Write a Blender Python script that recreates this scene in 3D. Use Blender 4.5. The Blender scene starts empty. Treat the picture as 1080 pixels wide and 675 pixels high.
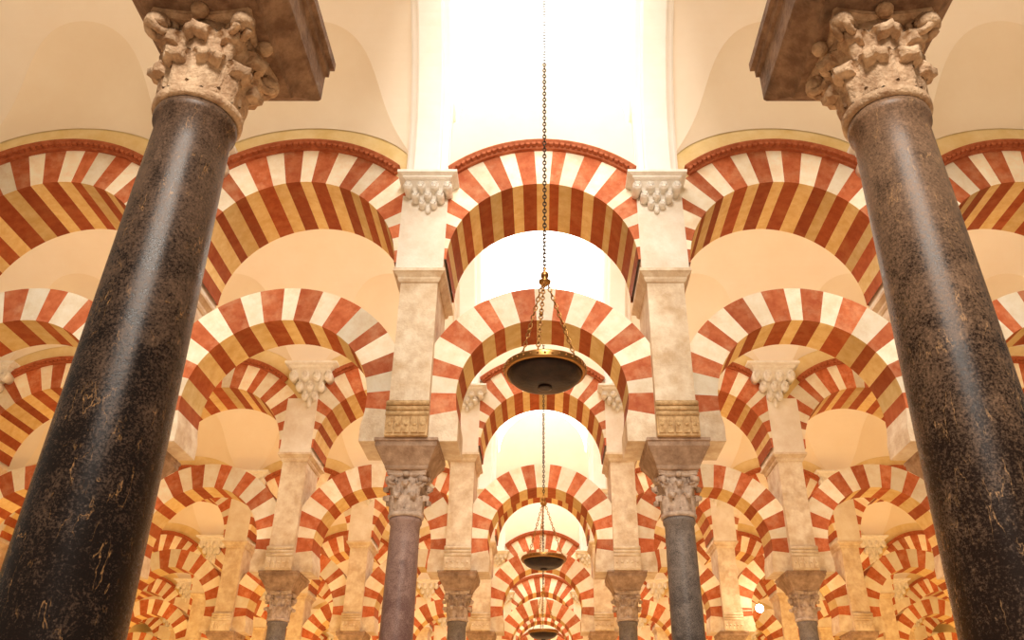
import bpy, bmesh, math, random
from mathutils import Vector, Matrix
random.seed(7)
pi=math.pi
CAMH=1.3
ROW0=2.70; DR=6.29
def rowY(n): return ROW0+DR*n
COLX=[1.5,4.65,7.8,10.95,14.1,17.25,20.4]
scene=bpy.context.scene
COL=scene.collection
scene.view_settings.view_transform='Standard'

# ------------------------------------------------------------------ materials
def nmat(name):
    m=bpy.data.materials.new(name); m.use_nodes=True
    nt=m.node_tree; b=nt.nodes["Principled BSDF"]
    return m,nt,b
def stone(name,c1,c2,scale=6,rough=0.75,bump=0.15,c3=None,stain=0.0,tone=False,spec=0.3,fine=40):
    m,nt,b=nmat(name); N=nt.nodes.new; L=nt.links.new
    geo=N("ShaderNodeNewGeometry")
    n1=N("ShaderNodeTexNoise"); n1.inputs["Scale"].default_value=scale; n1.inputs["Detail"].default_value=6; n1.inputs["Roughness"].default_value=.65
    L(geo.outputs["Position"],n1.inputs["Vector"])
    r=N("ShaderNodeValToRGB"); r.color_ramp.elements[0].position=.35; r.color_ramp.elements[1].position=.65
    r.color_ramp.elements[0].color=(*c1,1); r.color_ramp.elements[1].color=(*c2,1)
    L(n1.outputs["Fac"],r.inputs["Fac"])
    out=r.outputs["Color"]
    if c3 is not None:
        n2=N("ShaderNodeTexNoise"); n2.inputs["Scale"].default_value=scale*.35; n2.inputs["Detail"].default_value=8; n2.inputs["Roughness"].default_value=.7
        L(geo.outputs["Position"],n2.inputs["Vector"])
        r2=N("ShaderNodeValToRGB"); r2.color_ramp.elements[0].position=.5; r2.color_ramp.elements[1].position=.72
        r2.color_ramp.elements[0].color=(0,0,0,1); r2.color_ramp.elements[1].color=(stain,)*3+(1,)
        L(n2.outputs["Fac"],r2.inputs["Fac"])
        mx=N("ShaderNodeMix"); mx.data_type='RGBA'
        L(r2.outputs["Color"],mx.inputs[0]); L(out,mx.inputs[6]); mx.inputs[7].default_value=(*c3,1)
        out=mx.outputs[2]
    if tone:
        at=N("ShaderNodeAttribute"); at.attribute_name="tone"
        hs=N("ShaderNodeHueSaturation")
        mr=N("ShaderNodeMapRange"); mr.inputs[3].default_value=.76; mr.inputs[4].default_value=1.14
        L(at.outputs["Fac"],mr.inputs[0]); L(mr.outputs[0],hs.inputs["Value"]); L(out,hs.inputs["Color"])
        out=hs.outputs["Color"]
    L(out,b.inputs["Base Color"])
    b.inputs["Roughness"].default_value=rough
    b.inputs["Specular IOR Level"].default_value=spec
    if bump>0:
        n3=N("ShaderNodeTexNoise"); n3.inputs["Scale"].default_value=fine; n3.inputs["Detail"].default_value=4
        L(geo.outputs["Position"],n3.inputs["Vector"])
        bp=N("ShaderNodeBump"); bp.inputs["Strength"].default_value=bump; bp.inputs["Distance"].default_value=.02
        L(n3.outputs["Fac"],bp.inputs["Height"]); L(bp.outputs["Normal"],b.inputs["Normal"])
    return m
M={}
M['red']=stone("red_brick_voussoir",(.48,.105,.034),(.63,.19,.075),9,tone=True,c3=(.75,.40,.22),stain=.7)
M['cream']=stone("cream_voussoir",(.88,.76,.56),(.96,.88,.72),7,tone=True,c3=(.76,.52,.31),stain=.65)
M['redS']=stone("red_soffit_shaded",(.36,.070,.015),(.48,.12,.032),8,tone=True,c3=(.60,.24,.08),stain=.5)  # voussoir red deepened; underside shade put into the colour
M['creamS']=stone("cream_soffit_warmlit",(.77,.53,.20),(.89,.69,.34),7,tone=True,c3=(.62,.36,.11),stain=.5)  # voussoir cream turned amber; warm light from below put into the colour
M['plaster']=stone("vault_plaster",(.86,.73,.55),(.90,.79,.62),.8,bump=.03)
M['plasterL']=stone("vault_plaster_lit_tint",(.90,.79,.64),(.93,.84,.71),.8,bump=.03)  # vault plaster made paler; groin shading contrast put into the colour
M['plasterW']=stone("white_plaster",(.88,.84,.77),(.93,.90,.85),1.5,bump=.04)
M['lun']=stone("ochre_lunette_plaster",(.74,.54,.22),(.86,.69,.38),2.2,bump=.05)
M['pier']=stone("pier_limestone",(.68,.51,.33),(.88,.77,.60),5,c3=(.46,.28,.14),stain=.75,bump=.3)
M['pierU']=stone("upper_pier_plaster",(.82,.73,.60),(.93,.87,.77),3,c3=(.62,.45,.29),stain=.55,bump=.2)
M['cap']=stone("capital_marble",(.44,.31,.23),(.75,.60,.48),12,c3=(.21,.12,.08),stain=.75,bump=.4)
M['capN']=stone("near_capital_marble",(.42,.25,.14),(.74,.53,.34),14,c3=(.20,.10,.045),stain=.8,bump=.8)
M['capW']=stone("pale_capital",(.80,.74,.65),(.92,.88,.80),10,bump=.2)
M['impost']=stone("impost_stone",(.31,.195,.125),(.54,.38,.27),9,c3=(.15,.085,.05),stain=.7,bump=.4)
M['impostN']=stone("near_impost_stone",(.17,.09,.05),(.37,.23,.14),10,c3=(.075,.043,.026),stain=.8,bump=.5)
M['gold']=stone("golden_carved_stone",(.44,.26,.11),(.72,.50,.26),16,bump=.4)
M['cornice']=stone("red_cornice",(.34,.08,.026),(.48,.14,.055),12,bump=.2)
M['floor']=stone("marble_floor",(.55,.40,.28),(.66,.52,.38),2,rough=.35,bump=0)
M['wall']=stone("far_wall_plaster",(.86,.64,.28),(.94,.76,.38),1.2,bump=.05)
M['bronze']=stone("dark_bronze",(.010,.004,.002),(.030,.012,.005),14,rough=.32,bump=.12,spec=.25)
def metal(name,c,r):
    m,nt,b=nmat(name); b.inputs["Base Color"].default_value=(*c,1); b.inputs["Metallic"].default_value=1; b.inputs["Roughness"].default_value=r
    n=nt.nodes.new("ShaderNodeTexNoise"); n.inputs["Scale"].default_value=30
    mr=nt.nodes.new("ShaderNodeMapRange"); mr.inputs[3].default_value=r*.8; mr.inputs[4].default_value=r*1.3
    nt.links.new(n.outputs["Fac"],mr.inputs[0]); nt.links.new(mr.outputs[0],b.inputs["Roughness"])
    return m
M['brass']=metal("aged_brass",(.42,.21,.065),.3)
M['chain']=metal("dark_iron_chain",(.08,.05,.035),.5)
def marble(name,dark,grey,vein,amt,vs=16,rough=.22,lo=.42,hi=.7,zl=-.12,zh=.12):
    m,nt,b=nmat(name); N=nt.nodes.new; L=nt.links.new
    tc=N("ShaderNodeTexCoord")
    n1=N("ShaderNodeTexNoise"); n1.inputs["Scale"].default_value=95; n1.inputs["Detail"].default_value=9; n1.inputs["Roughness"].default_value=.85
    L(tc.outputs["Object"],n1.inputs["Vector"])
    n0=N("ShaderNodeTexNoise"); n0.inputs["Scale"].default_value=5.5; n0.inputs["Detail"].default_value=8; n0.inputs["Distortion"].default_value=.8; n0.inputs["Roughness"].default_value=.7
    L(tc.outputs["Object"],n0.inputs["Vector"])
    sep=N("ShaderNodeSeparateXYZ"); L(tc.outputs["Object"],sep.inputs[0])
    mr=N("ShaderNodeMapRange"); mr.inputs[1].default_value=2.0; mr.inputs[2].default_value=3.9; mr.inputs[3].default_value=zl; mr.inputs[4].default_value=zh  # greyer towards the shaft top; light up there put into the colour
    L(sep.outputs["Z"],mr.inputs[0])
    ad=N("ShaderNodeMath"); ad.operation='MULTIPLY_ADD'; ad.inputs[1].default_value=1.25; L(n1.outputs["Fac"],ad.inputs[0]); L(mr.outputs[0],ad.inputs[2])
    m2=N("ShaderNodeMath"); m2.operation='MULTIPLY_ADD'; m2.inputs[1].default_value=.55; L(n0.outputs["Fac"],m2.inputs[0])
    L(ad.outputs[0],m2.inputs[2])
    sb=N("ShaderNodeMath"); sb.operation='SUBTRACT'; sb.inputs[1].default_value=.40; L(m2.outputs[0],sb.inputs[0])
    r=N("ShaderNodeValToRGB"); r.color_ramp.elements[0].position=lo; r.color_ramp.elements[1].position=hi
    r.color_ramp.elements[0].color=(*dark,1); r.color_ramp.elements[1].color=(*grey,1)
    L(sb.outputs[0],r.inputs["Fac"])
    mp=N("ShaderNodeMapping"); mp.inputs["Rotation"].default_value=(.5,.7,.3); mp.inputs["Scale"].default_value=(1,1,.30)
    L(tc.outputs["Object"],mp.inputs[0])
    v=N("ShaderNodeTexNoise"); v.inputs["Scale"].default_value=vs; v.inputs["Detail"].default_value=6; v.inputs["Roughness"].default_value=.55; v.inputs["Distortion"].default_value=.3
    L(mp.outputs[0],v.inputs["Vector"])
    a=N("ShaderNodeMath"); a.operation='SUBTRACT'; a.inputs[1].default_value=.5; L(v.outputs["Fac"],a.inputs[0])
    ab=N("ShaderNodeMath"); ab.operation='ABSOLUTE'; L(a.outputs[0],ab.inputs[0])
    vr=N("ShaderNodeMapRange"); vr.inputs[1].default_value=.0; vr.inputs[2].default_value=.007; vr.inputs[3].default_value=amt; vr.inputs[4].default_value=0
    L(ab.outputs[0],vr.inputs[0])
    v2=N("ShaderNodeTexNoise"); v2.inputs["Scale"].default_value=9; L(tc.outputs["Object"],v2.inputs["Vector"])
    g=N("ShaderNodeMapRange"); g.inputs[1].default_value=.50; g.inputs[2].default_value=.60; L(v2.outputs["Fac"],g.inputs[0])
    mu=N("ShaderNodeMath"); mu.operation='MULTIPLY'; L(vr.outputs[0],mu.inputs[0]); L(g.outputs[0],mu.inputs[1])
    mx=N("ShaderNodeMix"); mx.data_type='RGBA'; L(mu.outputs[0],mx.inputs[0]); L(r.outputs["Color"],mx.inputs[6]); mx.inputs[7].default_value=(*vein,1)
    L(mx.outputs[2],b.inputs["Base Color"])
    rr=N("ShaderNodeMapRange"); rr.inputs[1].default_value=.35; rr.inputs[2].default_value=.75; rr.inputs[3].default_value=rough; rr.inputs[4].default_value=rough+.25; L(sb.outputs[0],rr.inputs[0]); L(rr.outputs[0],b.inputs["Roughness"])
    bp=N("ShaderNodeBump"); bp.inputs["Strength"].default_value=.14; bp.inputs["Distance"].default_value=.01
    L(n1.outputs["Fac"],bp.inputs["Height"]); L(bp.outputs["Normal"],b.inputs["Normal"])
    b.inputs["Specular IOR Level"].default_value=.26
    return m
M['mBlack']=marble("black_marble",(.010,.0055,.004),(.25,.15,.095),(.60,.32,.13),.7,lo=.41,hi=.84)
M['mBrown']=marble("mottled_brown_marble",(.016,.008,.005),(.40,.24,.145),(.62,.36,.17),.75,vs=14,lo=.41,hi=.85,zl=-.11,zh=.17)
M['mPurple']=marble("purple_marble",(.15,.08,.07),(.40,.27,.23),(.4,.25,.19),.5,rough=.3)
M['mGrey']=marble("grey_marble",(.06,.05,.046),(.30,.25,.22),(.3,.24,.2),.5,rough=.3)
M['mRose']=marble("rose_marble",(.28,.15,.10),(.54,.37,.26),(.5,.35,.25),.5,rough=.35)
def emis(name,c,s):
    m,nt,b=nmat(name); b.inputs["Base Color"].default_value=(.9,.9,.9,1)
    b.inputs["Emission Color"].default_value=(*c,1); b.inputs["Emission Strength"].default_value=s
    return m
M['sky']=emis("daylit_glazing",(1,.97,.92),3.0)
M['skyR']=emis("daylit_roof_glazing",(1,.97,.92),1.8)
M['bulb']=emis("lit_bulb",(1,.9,.72),80)

# ------------------------------------------------------------------ mesh builder
class MB:
    def __init__(s): s.v=[];s.f=[];s.m=[];s.t=[];s.sm=[]
    def quad(s,a,b,c,d,mi=0,t=.5):
        i=len(s.v); s.v+= [a,b,c,d]; s.f.append((i,i+1,i+2,i+3)); s.m.append(mi); s.t.append(t); s.sm.append(False)
    def grid(s,rows,mi=0,closed=False,smooth=True):
        i=len(s.v); n=len(rows[0])
        for r in rows: s.v+=r
        for a in range(len(rows)-1):
            for b in range(n if closed else n-1):
                c=(b+1)%n
                s.f.append((i+a*n+b,i+a*n+c,i+(a+1)*n+c,i+(a+1)*n+b)); s.m.append(mi); s.t.append(.5); s.sm.append(smooth)
    def poly(s,pts,mi=0):
        i=len(s.v); s.v+=pts; s.f.append(tuple(range(i,i+len(pts)))); s.m.append(mi); s.t.append(.5); s.sm.append(False)
    def stack(s,prof,cx=0,cy=0,mi=0):
        """rectangular frustum stack; prof = (hx,hy,z)"""
        rows=[[(cx-a,cy-b,z),(cx+a,cy-b,z),(cx+a,cy+b,z),(cx-a,cy+b,z)] for a,b,z in prof]
        s.grid(rows,mi,True,False)
        s.poly(rows[0][::-1],mi); s.poly(rows[-1],mi)
    def lathe(s,prof,n=32,c=(0,0,0),mi=0,cap=True,axis='z'):
        def T(r,a,z):
            x,y=r*math.cos(a),r*math.sin(a)
            return (c[0]+x,c[1]+y,c[2]+z) if axis=='z' else (c[0]+x,c[1]+z,c[2]+y)
        rows=[[T(r,2*pi*k/n,z) for k in range(n)] for r,z in prof]
        s.grid(rows,mi,True,True)
        if cap: s.poly(rows[0][::-1],mi); s.poly(rows[-1],mi)
    def tube(s,pts,r,n=6,mi=0,closed=False):
        P=[Vector(p) for p in pts]; rows=[]
        L=len(P)
        for k in range(L):
            if closed: t=P[(k+1)%L]-P[k-1]
            else: t=P[min(k+1,L-1)]-P[max(k-1,0)]
            t.normalize()
            u=t.cross(Vector((0,0,1)) if abs(t.z)<.9 else Vector((1,0,0))).normalized() if not closed else s._n
            w=t.cross(u)
            rows.append([tuple(P[k]+r*(math.cos(2*pi*j/n)*u+math.sin(2*pi*j/n)*w)) for j in range(n)])
        if closed: rows.append(rows[0])
        s.grid(rows,mi,True,True)
    def link(s,c,d,side,ln,wd,r):
        """one oval chain link centred c, long axis d, broad axis side"""
        d=Vector(d).normalized(); side=Vector(side); side=(side-d*side.dot(d)).normalized()
        s._n=d.cross(side).normalized()
        pts=[Vector(c)+d*(ln/2*math.sin(a))+side*(wd/2*math.cos(a)) for a in [2*pi*k/10 for k in range(10)]]
        s.tube(pts,r,5,closed=True)
    def chain(s,a,b,ln=.05,wd=.026,r=.0045):
        a=Vector(a); b=Vector(b); d=b-a; n=max(2,int(d.length/(ln*.78)))
        s1=Vector((1,0,0)) if abs(d.normalized().x)<.8 else Vector((0,1,0)); s2=d.cross(s1)
        for k in range(n):
            s.link(a+d*((k+.5)/n),d,s1 if k%2 else s2,ln,wd,r)
    def build(s,name,mats,merge=True):
        me=bpy.data.meshes.new(name); me.from_pydata([tuple(p) for p in s.v],[],s.f)
        for k in mats: me.materials.append(M[k])
        me.polygons.foreach_set("material_index",s.m)
        me.polygons.foreach_set("use_smooth",s.sm)
        at=me.attributes.new("tone",'FLOAT','FACE'); at.data.foreach_set("value",s.t)
        if merge:
            bm=bmesh.new(); bm.from_mesh(me); bmesh.ops.remove_doubles(bm,verts=bm.verts,dist=1e-5)
            bmesh.ops.recalc_face_normals(bm,faces=bm.faces); bm.to_mesh(me); bm.free()
        me.update(); return me
def obj(name,me,loc=(0,0,0),parent=None,rot=None,sc=None):
    o=bpy.data.objects.new(name,me); COL.objects.link(o); o.location=loc
    if rot: o.rotation_euler=rot
    if sc: o.scale=sc
    if parent: o.parent=parent
    return o
def tag(o,label,cat,group=None):
    o["label"]=label; o["category"]=cat
    if group: o["group"]=group
def structure(o,label=None):
    o["kind"]="structure"
    if label: o["label"]=label; 

# ------------------------------------------------------------------ heights (absolute)
Hc=lambda h:h+CAMH
Z_SH=Hc(2.60); Z_CAP=Hc(3.10); Z_IMP=Hc(3.40); Z_MOULD=Hc(5.40); Z_BLOCK=Hc(6.36); Z_SPR=Hc(7.02)
Z_TOP=Hc(10.7)
LD=.31   # half depth lower arch
UD=.52   # half depth upper arch
NEARDROP=.075

# ------------------------------------------------------------------ capital
def capital_mesh(name,mats,r0,top,h,nl=8,lw=.075,curl=.06,tip=.55,thick=.018):
    b=MB()
    def bell(t): return r0*(.98)+ (top*.80-r0)*(t**2.2)
    b.lathe([(r0*1.12,0),(r0*1.2,.015*h/.5),(r0*1.2,.04*h/.5),(r0*1.08,.055*h/.5)]+[(bell(k/8),h*(.1+.78*k/8)) for k in range(9)],32)
    def leaf(ang,z0,hl,w,cu,ro):
        NT=12; NW=8; rows=[];back=[]
        for i in range(NT+1):
            t=i/NT
            ser=1+.13*math.sin(t*pi*6)
            ww=w*(.8+.45*math.sin(pi*min(t*1.05,1))) * (1-tip*max(0,t-.7)/.3)*ser
            if t<.72: z=z0+hl*t/.72; out=0
            else:
                a=(t-.72)/.28*pi*1.05
                z=z0+hl+ .038*h/.5*math.sin(a)-.012*(a/pi); out=cu*(1-math.cos(a))*.5+cu*.3*math.sin(a)
            base=bell(min(1,max(0,(z-h*.1)/(h*.78))))+ro+cu*.35*t*t+out
            row=[];rb=[]
            for j in range(NW+1):
                u=-1+2*j/NW
                rr=base-.020*u*u*(h/.5)+ .012*(1-abs(u))**2+.007*math.cos(u*pi*3)
                th=ang+u*ww/max(base,.05)
                row.append((rr*math.cos(th),rr*math.sin(th),z))
                rr2=rr-thick*h/.5 - (.03 if t<.6 else 0)
                rb.append((rr2*math.cos(th),rr2*math.sin(th),z-.012))
            rows.append(row);back.append(rb)
        b.grid(rows); b.grid(back)
        for i in range(NT):
            b.quad(rows[i][0],rows[i+1][0],back[i+1][0],back[i][0]); b.quad(rows[i][-1],rows[i+1][-1],back[i+1][-1],back[i][-1])
        for j in range(NW): b.quad(rows[-1][j],rows[-1][j+1],back[-1][j+1],back[-1][j])
    for k in range(nl):
        leaf(2*pi*k/nl+pi/nl,h*.10,h*.32,lw,curl,.014)
    for k in range(nl):
        leaf(2*pi*k/nl,h*.18,h*.50,lw*.95,curl*1.1,.004)
    for k in range(4):
        a=pi/4+k*pi/2; d=Vector((math.cos(a),math.sin(a),0)); tn=Vector((-d.y,d.x,0))
        R=top*1.14; zc=h*.80; rv=.066*h/.5
        for sgn in (-1,1):
            pts=[]
            for i in range(22):
                q=i/21; ang=q*2.6*pi; rr=rv*(1-.75*q)
                pts.append(d*(R-rv*.2+rr*math.cos(ang-pi*.5+pi)*1)+Vector((0,0,zc+rr*math.sin(ang+pi*.5)))+tn*(sgn*.026*h/.5))
            b.tube(pts,.018*h/.5,6)
        p0=d*(bell(.45)); pts=[p0*(1-q)+d*R*q+Vector((0,0,h*(.45+.42*math.sin(q*pi/2)))) for q in [i/6 for i in range(7)]]
        b.tube(pts,.030*h/.5,6)
        b.lathe([(.01,-rv*.5),(rv*.75,-rv*.35),(rv*.8,0),(rv*.75,rv*.35),(.01,rv*.5)],12,(d.x*R,d.y*R,zc))
    for k in range(4):
        a=k*pi/2; R=top*.93
        b.lathe([(.005,-.03),(.032,-.022),(.04,0),(.032,.022),(.005,.03)],10,(R*math.cos(a),R*math.sin(a),h*.91))
    pts=[]
    for k in range(4):
        a0=k*pi/2-pi/4
        c0=Vector((math.cos(a0),math.sin(a0)))*top*1.36; c1=Vector((math.cos(a0+pi/2),math.sin(a0+pi/2)))*top*1.36
        for i in range(9):
            q=.04+.92*i/8; p=c0.lerp(c1,q); n=Vector((math.cos(k*pi/2),math.sin(k*pi/2)))
            p=p-n*(.13*top*math.sin(pi*q)); pts.append(p)
    rows=[[(p.x*s,p.y*s,z) for p in pts] for s,z in ((.90,h*.87),(1.0,h*.90),(1.0,h*.94),(1.05,h*.96),(1.05,h))]
    b.grid(rows,0,True,False); b.poly(rows[0][::-1]); b.poly(rows[-1])
    return b.build(name,mats)
capA=capital_mesh("capital",['cap'],.165,.225,Z_CAP-Z_SH)
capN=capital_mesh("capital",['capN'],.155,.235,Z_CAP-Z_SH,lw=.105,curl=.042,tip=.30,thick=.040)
# stepped scroll bracket, wall at y=0, projects to -y
def bracket_mesh():
    b=MB(); H=.34
    b.stack([(.05,.04,.04),(.08,.07,.09),(.14,.12,.19),(.21,.18,.28),(.29,.26,H)],0,0)
    def lobe(x,z,r,y0):
        b.lathe([(r*.3,-y0-.030),(r*.75,-y0-.025),(r,-y0-.01),(r,-y0+.06),(r*.92,-.02)],16,(x,0,z),axis='y')
        pts=[(x+(r*.78)*(1-.7*q)*math.cos(q*3.2*pi+.5),-y0-.03,z+(r*.78)*(1-.7*q)*math.sin(q*3.2*pi+.5)) for q in [i/16 for i in range(17)]]
        b.tube(pts,.010,5)
    for x in (-.25,-.085,.085,.25): lobe(x,.275,.058,.23)
    for x in (-.155,0,.155): lobe(x,.175,.052,.17)
    for x in (-.07,.07): lobe(x,.085,.046,.11)
    b.lathe([(.004,-.03),(.03,-.01),(.036,.03),(.03,.07)],10,(0,-.06,.0))
    return b.build("bracket",['capW'])
capB=bracket_mesh()

# shafts
def shaft_mesh(mat,r0,r1,top=Z_SH):
    prof=[(r0*1.12,0),(r0*1.12,.06),(r0*1.0,.10)]
    for k in range(1,21):
        t=k/20; r=r0+(r1-r0)*t+ .006*math.sin(pi*t)
        prof.append((r,.10+(top-.17)*t))
    prof+=[(r1*1.10,top-.05),(r1*1.12,top-.025),(r1*1.08,top)]
    b=MB(); b.lathe(prof,48); return b.build("shaft",[mat])
shafts={k:shaft_mesh(k,.185,.160) for k in ('mPurple','mGrey','mRose','mBlack')}
shN={k:shaft_mesh(k,.228,.154,Z_SH-NEARDROP) for k in ('mBlack','mBrown')}
hI=Z_IMP-Z_CAP
b=MB(); b.stack([(.23,.24,0),(.24,.25,.02),(.24,.25,.04),(.28,.32,.12),(.33,.40,.20),(.34,.41,.21),(.34,.41,.26),(.35,.43,.265),(.35,.43,hI)]); impA=b.build("impost",['impost'])
hN=hI+NEARDROP
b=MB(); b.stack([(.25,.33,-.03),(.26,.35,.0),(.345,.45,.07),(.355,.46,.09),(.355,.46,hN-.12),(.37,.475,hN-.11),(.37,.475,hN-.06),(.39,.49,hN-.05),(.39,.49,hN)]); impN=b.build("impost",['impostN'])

def pier_parts():
    b=MB(); b.stack([(.225,.44,0),(.225,.44,Z_MOULD-Z_IMP)]); low=b.build("pier_shaft",['pier'])
    b=MB(); b.stack([(.24,.46,0),(.26,.48,.03),(.26,.48,.06),(.30,.53,.10),(.315,.55,.11),(.315,.55,.15)]); mo=b.build("moulding",['pier'])
    b=MB(); b.stack([(.29,.53,0),(.29,.53,Z_BLOCK-Z_MOULD-.15+.30)]); up=b.build("upper_block",['pierU'])
    H=.42
    b=MB(); b.stack([(.235,.03,0),(.235,.03,H)])
    for i in range(3):
        z=H-.04-.06*i; rows=[]
        for x in (-.24,.24):
            rows.append([(x,-.03-.03*(1-.15*i)*math.sin(a)-.0,z+.028*math.cos(a)) for a in [pi*k/8 for k in range(9)]])
        b.grid(rows); b.poly(rows[0]); b.poly(rows[1][::-1])
    for i in range(5):
        x=-.18+.09*i
        b.stack([(.034,.012,.03),(.034,.012,.22)],x,-.035)
        b.lathe([(.004,-.012),(.02,-.008),(.024,0)],10,(x,-.047,.125),axis='y')
    rc=b.build("roll_corbel",['gold']); rc2=b.build("roll_corbel",['pier'])
    b=MB(); b.stack([(.28,.24,0),(.31,.27,.02),(.31,.27,.04),(.36,.31,.06),(.375,.32,.065),(.375,.32,.10)]); sl=b.build("bracket_slab",['capW'])
    return low,mo,up,rc,rc2,sl
P_low,P_mo,P_up,P_rc,P_rc2,P_sl=pier_parts()

def place_column(x,y,smat,near=False,label=None):
    e=bpy.data.objects.new("column",None); COL.objects.link(e); e.location=(x,y,0); e.empty_display_size=.3
    dz=NEARDROP if near else 0
    obj("shaft",shN[smat] if near else shafts[smat],(0,0,0),e,(0,0,random.uniform(0,6)))
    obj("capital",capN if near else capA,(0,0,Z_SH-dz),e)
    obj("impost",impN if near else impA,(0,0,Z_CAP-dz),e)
    tag(e,label,"column","arcade columns")
    return e
def place_pier(x,y,side=False,golden=False):
    e=bpy.data.objects.new("pier",None); COL.objects.link(e); e.location=(x,y,Z_IMP); e.empty_display_size=.3
    obj("pier_shaft",P_low,(0,0,0),e); obj("moulding",P_mo,(0,0,Z_MOULD-Z_IMP),e)
    obj("upper_block",P_up,(0,0,Z_MOULD-Z_IMP+.15),e)
    obj("roll_corbel",P_rc if golden else P_rc2,(0,-.45,.0),e)
    sg=1 if x>0 else -1
    if side: kx=1.35; kz=2.0; dx=-sg*.14; dz=.12
    else: kx=kz=1.0; dx=-sg*.05; dz=0
    obj("bracket",capB,(dx,-.50,Z_BLOCK-Z_IMP+.03+dz),e,None,(kx,1,kz))
    obj("bracket_slab",P_sl,(dx,-.52,Z_BLOCK-Z_IMP+.03+dz+.34*kz),e,None,(kx,1.05,1.3 if side else 1))
    tag(e,"pale limestone pier with golden carved panel and white scroll bracket" if golden else "pale limestone pier with moulding and carved bracket, above a column capital","pier","arcade piers")
    return e

# ------------------------------------------------------------------ arches
def arch_mesh(name,W,Ri,Ro,zc,hd,n,drop=0.0,seed=0,z0=0,plain=0):
    b=MB(); rnd=random.Random(seed)
    xm=Ri-.04
    a0=-math.atan(drop/xm) if drop>0 else 0
    tot=pi-2*a0
    bd=[a0+tot*k/n+(rnd.uniform(-.15,.15)*tot/n if 0<k<n else 0) for k in range(n+1)]
    def ri(p):
        if math.sin(p)<0: return max(Ri,xm/abs(math.cos(p)))
        return Ri
    def ro(p):
        r=min(Ro,W/max(abs(math.cos(p)),1e-4))
        if math.sin(p)<0: r=min(r,drop/max(1e-4,-math.sin(p)))
        return max(r,ri(p))
    K=5
    for k in range(n):
        isred=(k%2==0)==(plain%2==0) if plain else (k%2==0)
        t1=rnd.random(); 
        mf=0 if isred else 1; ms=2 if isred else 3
        if k<plain or k>=n-plain: mf=ms=4; t1=.5
        for i in range(K):
            p=bd[k]+(bd[k+1]-bd[k])*i/K; q=bd[k]+(bd[k+1]-bd[k])*(i+1)/K
            def P(r,a,y): return (r*math.cos(a),y,zc+r*math.sin(a)-z0)
            ip,iq,op,oq=ri(p),ri(q),ro(p),ro(q)
            b.quad(P(ip,p,-hd),P(op,p,-hd),P(oq,q,-hd),P(iq,q,-hd),mf,t1)
            b.quad(P(ip,p,hd),P(iq,q,hd),P(oq,q,hd),P(op,p,hd),mf,t1)
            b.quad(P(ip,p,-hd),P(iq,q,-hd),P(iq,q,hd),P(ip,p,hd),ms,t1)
            b.quad(P(op,p,-hd),P(op,p,hd),P(oq,q,hd),P(oq,q,-hd),mf,t1)
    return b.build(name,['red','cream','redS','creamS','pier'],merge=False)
def params(W):
    d=W-1.5
    return dict(lRi=.99+d,lRo=1.44+d,lzc=Hc(5.40)-1.44-d,uRi=1.18+d,uRo=1.74+d*.6,uzc=Hc(7.43)-1.74-d*.6)
def cornice_mesh(W):
    p=params(W); b=MB(); zc=p['uzc']; z0=Z_MOULD
    R=p['uRo']; amax=math.acos(1.19/(R+.05)); N=40
    prof=[(R-.005,0),(R-.005,-.05),(R+.03,-.06),(R+.045,-.10),(R+.085,-.12),(R+.10,-.12),(R+.10,0)]
    rows=[[(r*math.cos(a),-UD+y,zc+r*math.sin(a)-z0) for r,y in prof] for a in [amax+(pi-2*amax)*k/N for k in range(N+1)]]
    b.grid(rows,0,False,False); b.poly(rows[0]); b.poly(rows[-1])
    nd=34
    for k in range(nd):
        a=amax+(pi-2*amax)*(k+.5)/nd; da=.30*(pi-2*amax)/nd
        def P(r,a,y): return (r*math.cos(a),-UD+y,zc+r*math.sin(a)-z0)
        r0,r1=R+.02,R+.055;y0,y1=-.05,-.115
        q=[P(r0,a-da,y1),P(r1,a-da,y1),P(r1,a+da,y1),P(r0,a+da,y1)]; w=[P(r0,a-da,y0),P(r1,a-da,y0),P(r1,a+da,y0),P(r0,a+da,y0)]
        b.poly(q); 
        for i in range(4):
            j=(i+1)%4; b.quad(q[i],q[j],w[j],w[i])
    return b.build("cornice",['cornice'])
AM={}
for W in (1.5,1.575):
    p=params(W)
    for v in range(3):
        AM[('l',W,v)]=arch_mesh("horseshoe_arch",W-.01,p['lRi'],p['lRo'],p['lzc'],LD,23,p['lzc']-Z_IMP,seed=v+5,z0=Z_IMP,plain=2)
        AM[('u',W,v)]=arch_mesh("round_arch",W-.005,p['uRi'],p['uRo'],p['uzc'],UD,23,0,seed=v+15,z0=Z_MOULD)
    AM[('c',W)]=cornice_mesh(W)

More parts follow.
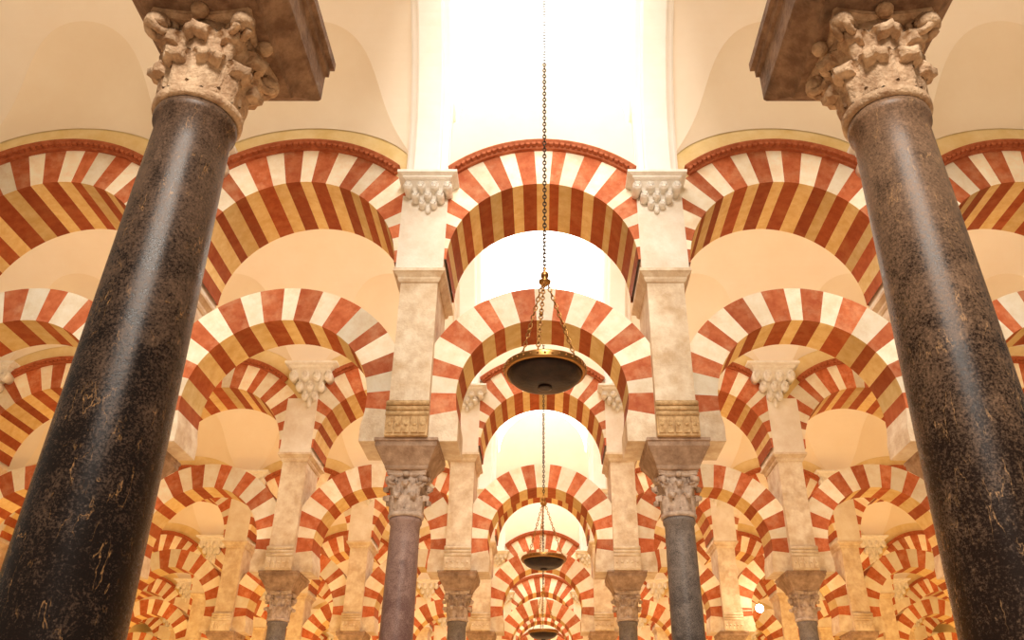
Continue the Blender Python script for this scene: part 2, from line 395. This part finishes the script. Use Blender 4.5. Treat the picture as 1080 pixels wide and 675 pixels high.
def bays(nb):
    out=[(0,1.5)]
    for i in range(nb):
        c=(COLX[i]+COLX[i+1])/2; out+=[(c,1.575),(-c,1.575)]
    return out
NB={1:3,2:4,3:5,4:6,5:6,6:6,7:6}
NR=7
def wall_mesh(nb):
    b=MB(); hd=UD-.012
    for xc,W in bays(nb):
        p=params(W); cen=(xc==0)
        def bot(d): return p['uzc']+math.sqrt(max(0,p['uRo']**2-d*d))-.03
        xs=[-W+2*W*k/40 for k in range(41)]
        if cen: xs=sorted(set([round(x,4) for x in xs if abs(x)<1.15 or abs(x)>1.23]+[-1.22,-1.219,1.219,1.22,-1.15,1.15]+[1.15*math.sin(pi/2*k/14) for k in range(-14,15)]))
        def top(d):
            if not cen or abs(d)>=1.22: return Z_TOP
            return Hc(7.93)+ (math.sqrt(max(0,1.15**2-d*d)) if abs(d)<1.15 else 0)
        for a,c in zip(xs[:-1],xs[1:]):
            if c-a<.0005: continue
            ta,tc=top(a),top(c)
            if cen and (a+1e-6>=1.219 or c-1e-6<=-1.219): ta=tc=Z_TOP
            elif cen: ta=top(a*.9999); tc=top(c*.9999); 
            for y,fl in ((-hd,1),(hd,-1)):
                q=[(xc+a,y,bot(a)),(xc+c,y,bot(c)),(xc+c,y,tc),(xc+a,y,ta)]
                b.quad(*(q if fl>0 else q[::-1]),1 if cen else 0)
            b.quad((xc+a,-hd,ta),(xc+c,-hd,tc),(xc+c,hd,tc),(xc+a,hd,ta),1 if cen else 0)
    for s in (-1,1):
        x=s*1.22; q=[(x,-hd,Hc(7.5)),(x,hd,Hc(7.5)),(x,hd,Z_TOP),(x,-hd,Z_TOP)]
        b.quad(*q,1)
    return b.build("wall_arcade",['lun','plaster'],merge=False)
A=(DR-2*UD)/2; B=3.02
def barS(s): return B*math.sqrt(max(0,1-((A-s)/A)**2))
def ceil_mesh(nb):
    b=MB(); NTt=72; NL=24
    for xc,W in bays(nb):
        if xc==0:
            for xs in ([-W,-1.22],[1.22,W]):
                rows=[[(d,-A*math.cos(pi*k/NTt),Z_SPR+B*math.sin(pi*k/NTt)) for d in xs] for k in range(NTt+1)]
                b.grid(rows,1,False,False)
            for sx in (-1.22,1.22):
                for k in range(NTt):
                    t0,t1=pi*k/NTt,pi*(k+1)/NTt
                    b.quad((sx,-A*math.cos(t0),Z_SPR+B*math.sin(t0)),(sx,-A*math.cos(t1),Z_SPR+B*math.sin(t1)),(sx,-A*math.cos(t1),Z_TOP),(sx,-A*math.cos(t0),Z_TOP),1)
            continue
        rl=W-.15
        xs=[-W]+[rl*math.sin(pi/2*k/32) for k in range(-32,33)]+[W]
        sst=[]
        def zl(s,d):
            q=min(1,abs(d)/rl)
            return .80*math.sqrt(max(0,1-q**2))+1.55*(1-math.exp(-2.4*s))*math.sqrt(max(0,1-q**4))
        for d in xs:
            g=lambda s:zl(s,d)-barS(s)
            if abs(d)>=rl*.9999: sst.append(0); continue
            s=.004
            while s<2 and g(s)>0: s+=.004
            lo,hi=s-.004,s
            for _ in range(20):
                mid=(lo+hi)/2
                if g(mid)>0: lo=mid
                else: hi=mid
            sst.append(lo)
        # barrel between groins, built on common stations so neighbouring columns stay parallel
        T0=[math.acos((A-s0)/A) for s0 in sst]
        rows=[]
        for k in range(NTt+1):
            base=pi*k/NTt
            rows.append([(xc+d,-A*math.cos(min(max(base,t0),pi-t0)),Z_SPR+B*math.sin(min(max(base,t0),pi-t0))) for d,t0 in zip(xs,T0)])
        b.grid(rows,2,False,False)
        for sg in (-1,1):
            rows=[]
            for k in range(NL+1):
                row=[]
                for d,s0 in list(zip(xs,sst))[1:-1]:
                    s=s0*k/NL; row.append((xc+d,sg*(A-s),Z_SPR+zl(s,d)))
                rows.append(row)
            b.grid(rows,0,False,True)
    return b.build("ceiling",['plaster','plasterW','plasterL'],merge=False)
def rib_mesh():
    b=MB(); N=48
    for hw,pr in ((.27,.06),(.18,.15)):
        rows=[]
        for k in range(-1,N+2):
            t=pi*min(max(k,0),N)/N
            y=-A*math.cos(t); z=B*math.sin(t)
            n=Vector((0,math.cos(t)/A*1.0,-math.sin(t)/B)).normalized() # inward
            dz=-.22 if k in (-1,N+1) else 0
            yi=y+n.y*pr; zi=z+n.z*pr+dz; yo=y-n.y*.05; zo=z-n.z*.05+dz
            rows.append([(-hw,yo,zo),(-hw,yi,zi),(-hw+.03,yi+n.y*.02,zi+n.z*.02),(hw-.03,yi+n.y*.02,zi+n.z*.02),(hw,yi,zi),(hw,yo,zo)])
        b.grid(rows,0,False,False)
    return b.build("trim",['plasterW'])
ribM=rib_mesh()
cm={}
tn=1
for n in range(0,NR):
    nb=NB[n+1]
    if nb not in cm: cm[nb]=ceil_mesh(nb)
    yc=rowY(n)+DR/2
    o=obj("ceiling",cm[nb],(0,yc,0)); structure(o,"cream plaster groined barrel vault")
    for s in (-1,1):
        o=obj("trim_%d"%tn,ribM,(s*COLX[0],yc,Z_SPR)); tn+=1; structure(o,"white plaster vault rib")
wm={}
win=1
for n in range(1,NR+1):
    nb=NB[n]
    if nb not in wm: wm[nb]=wall_mesh(nb)
    o=obj("wall_arcade",wm[nb],(0,rowY(n),0)); structure(o,"plaster wall above an arcade")
    b=MB(); b.quad((-1.22,0,Hc(7.85)),(1.22,0,Hc(7.85)),(1.22,0,Z_TOP),(-1.22,0,Z_TOP))
    o=obj("window_%d"%win,b.build("window",['sky']),(0,rowY(n)+.05,0)); win+=1; structure(o,"bright daylit clerestory window")
for n in range(0,NR):
    b=MB(); b.quad((-1.22,0,Z_TOP),(1.22,0,Z_TOP),(1.22,DR,Z_TOP),(-1.22,DR,Z_TOP))
    o=obj("window_%d"%win,b.build("window",['skyR']),(0,rowY(n),0)); win+=1; structure(o,"bright daylit roof skylight")

# columns, piers, arches
place_column(-1.5,rowY(0),'mBlack',True,"polished black marble column with carved leafy stone capital")
place_column(1.5,rowY(0),'mBrown',True,"mottled dark brown marble column with carved leafy stone capital")
for s in (-1,1): place_pier(s*1.5,rowY(0))
names={'mPurple':"purple-brown",'mGrey':"dark grey",'mRose':"rose",'mBlack':"black"}
for n in range(1,NR+1):
    nb=NB[n]
    for i in range(nb+1):
        for s in (-1,1):
            if n==1 and i==0: k='mPurple' if s<0 else 'mGrey'
            else: k=random.choice(['mPurple','mGrey','mRose','mGrey'])
            place_column(s*COLX[i],rowY(n),k,False,names[k]+" marble column with carved capital beneath a limestone pier")
            place_pier(s*COLX[i],rowY(n),i>0,n==1 and i==0)
    for xc,W in bays(nb):
        v=random.randint(0,2)
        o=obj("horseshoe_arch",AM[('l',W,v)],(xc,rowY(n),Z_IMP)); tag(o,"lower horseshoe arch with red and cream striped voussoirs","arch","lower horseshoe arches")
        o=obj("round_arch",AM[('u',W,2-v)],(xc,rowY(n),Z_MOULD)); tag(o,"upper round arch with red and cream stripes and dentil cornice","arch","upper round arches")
        obj("cornice",AM[('c',W)],(0,0,0),o)

# ------------------------------------------------------------------ lamps
def lamp_parts():
    b=MB()
    b.lathe([(.01,-.128)]+[(.292*math.sin(a),.012-.142*math.cos(a)**.75) for a in [.12+ (pi/2-.12)*k/14 for k in range(14)]]+[(.294,.02),(.282,.02),(.25,-.03),(.12,-.075),(.01,-.09)],48,cap=False)
    b.lathe([(.05,-.128),(.055,-.138),(.04,-.142),(.01,-.140)],24)
    bowl=b.build("bowl",['bronze'])
    b=MB()
    b.lathe([(.286,-.008),(.300,-.020),(.316,-.018),(.324,-.004),(.318,.012),(.328,.028),(.320,.042),(.304,.044),(.286,.03),(.286,-.008)],48,cap=False)
    for k in range(36):
        a=2*pi*k/36; b.lathe([(.002,-.010),(.007,-.006),(.009,0),(.007,.006),(.002,.010)],6,(.326*math.cos(a),.326*math.sin(a),.012))
    rim=b.build("rim",['brass'])
    b=MB()
    for k in range(3):
        a=2*pi*k/3+.35
        p0=(.31*math.cos(a),.31*math.sin(a),.04); p1=(.025*math.cos(a),.025*math.sin(a),.83)
        b.chain(p0,p1,.05,.028,.0055)
        p=Vector(p0).lerp(Vector(p1),.5)
        b.lathe([(.002,-.02),(.014,-.012),(.018,0),(.014,.012),(.002,.02)],8,tuple(p))
    han=b.build("hanger_chain",['brass'])
    b=MB(); b.lathe([(.004,.79),(.03,.81),(.05,.83),(.052,.845),(.03,.855),(.018,.87),(.03,.885),(.036,.905),(.03,.925),(.012,.94),(.01,.96),(.016,.97),(.003,.985)],20)
    fin=b.build("finial",['brass'])
    b=MB(); b.chain((0,0,.97),(0,0,Z_TOP-Hc(2.86)-.12),.05,.028,.006)
    ch=b.build("chain",['chain'])
    return bowl,rim,han,fin,ch
LP=lamp_parts()
for n in range(0,4):
    e=bpy.data.objects.new("hanging_lamp",None); COL.objects.link(e); e.location=(.02,rowY(n)+DR/2,Hc(2.86+(.06 if n>0 else 0))); e.empty_display_size=.3
    for nm,me in zip(("bowl","rim","hanger_chain","finial","chain"),LP):
        obj(nm,me,(0,0,0),e)
    tag(e,"dark bronze dish lamp with brass rim hanging on chains","hanging lamp","hanging dish lamps")
    b=MB(); b.stack([(1.3,.04,-.12),(1.3,.04,-.02)])
    o=obj("trim_%d"%tn,b.build("trim",['plasterW']),(0,rowY(n)+DR/2,Z_TOP)); tn+=1; structure(o,"white skylight crossbar")

# floodlight
b=MB(); b.lathe([(.02,-.10),(.035,-.09),(.045,0),(.075,.04),(.078,.05),(.062,.05),(.04,.0)],20,cap=False); fh=b.build("housing",['pier'])
b=MB(); b.lathe([(.003,-.02),(.075,-.01),(.095,.02),(.075,.045),(.003,.055)],16); fl=b.build("bulb",['bulb'])
b=MB(); b.tube([(0,.08,0),(-.10,.18,0),(-.36,.20,0)],.010,6); b.stack([(.015,.04,-.05),(.015,.04,.05)],-.37,.20); fb=b.build("bracket",['pier'])
e=bpy.data.objects.new("floodlight",None); COL.objects.link(e); e.location=(5.25,rowY(3)-.62,Z_IMP+.47)
obj("housing",fh,(0,0,0),e,(pi/2,0,0)); obj("bulb",fl,(0,-.08,0),e,(pi/2,0,0)); obj("bracket",fb,(0,0,0),e)
tag(e,"small lit floodlight on an arm beside a limestone pier","floodlight")

# ------------------------------------------------------------------ shell
XE=21.5; YE=rowY(NR)+DR/2; 
b=MB(); b.quad((-XE,-9,0),(XE,-9,0),(XE,YE,0),(-XE,YE,0)); o=obj("floor",b.build("floor",['floor'])); structure(o,"polished marble floor")
b=MB(); b.quad((-XE,YE,0),(XE,YE,0),(XE,YE,Z_TOP),(-XE,YE,Z_TOP)); o=obj("wall_far",b.build("wall_far",['wall'])); structure(o,"warm plaster end wall")
for s,nm in ((-1,"wall_left"),(1,"wall_right")):
    b=MB(); b.quad((s*XE,rowY(2),0),(s*XE,YE,0),(s*XE,YE,Z_TOP),(s*XE,rowY(2),Z_TOP)); o=obj(nm,b.build(nm,['wall'])); structure(o,"warm plaster side wall")

# ------------------------------------------------------------------ lights
LS=.76
def area(name,loc,rot,sx,sy,P,c):
    l=bpy.data.lights.new(name,'AREA'); l.shape='RECTANGLE'; l.size=sx; l.size_y=sy; l.energy=P*LS; l.color=c
    o=bpy.data.objects.new(name,l); COL.objects.link(o); o.location=loc; o.rotation_euler=rot; return o
for n in range(0,NR):
    w=COLX[NB[n+1]]*2*.9
    area("added_warm_fill",(0,rowY(n)+DR/2,.5),(pi,0,0),w,4.2,w*4.2*(2.3,2.6,2.4,2.3,2.3,2.3,2.3)[n],(1,.63,.30))  # added unseen panels near the floor, warming soffits from below
    for s in (-1,1):
        ww=w/2-1.8
        area("added_vault_fill",(s*(1.8+ww/2),rowY(n)+DR/2-.6,Hc(6.2)),(pi,0,0),ww,.5,ww*1.2*(9.3 if n<2 else 5.5),(1,.82,.60))  # added unseen strips that brighten the vaults
        if n>=1:
            area("added_aisle_fill",(s*(2.2+ww/2),rowY(n)+1.0,1.2),(math.radians(115),0,0),ww,.5,ww*(25 if n>1 else 15),(1,.57,.14))  # added unseen fill giving the side bays a golden glow
    area("skylight_daylight",(0,rowY(n)+DR/2,Z_TOP-.3),(math.radians(20),0,0),2.2,4.4,150,(1,.97,.93))
area("added_front_fill",(0,-7,11),(math.radians(60),0,0),3,3,2800,(1,.90,.78))  # added fill behind the camera, brightens the arcade fronts
l=bpy.data.lights.new("floodlight_glow",'POINT'); l.energy=14; l.color=(1,.75,.45); l.shadow_soft_size=.08
o=bpy.data.objects.new("floodlight_glow",l); COL.objects.link(o); o.location=(5.25,rowY(3)-1.05,Z_IMP+.47)
w=bpy.data.worlds.new("World"); scene.world=w; w.use_nodes=True
bg=w.node_tree.nodes["Background"]; bg.inputs[0].default_value=(1,.83,.63,1); bg.inputs[1].default_value=.24

# ------------------------------------------------------------------ camera
cam=bpy.data.cameras.new("camera"); co=bpy.data.objects.new("camera",cam); COL.objects.link(co)
co.location=(0,0,CAMH); co.rotation_euler=(math.radians(90+29.7),0,0)
cam.sensor_width=36; cam.lens=36*874/1080; cam.shift_x=-32/1080; cam.clip_end=200
scene.camera=co
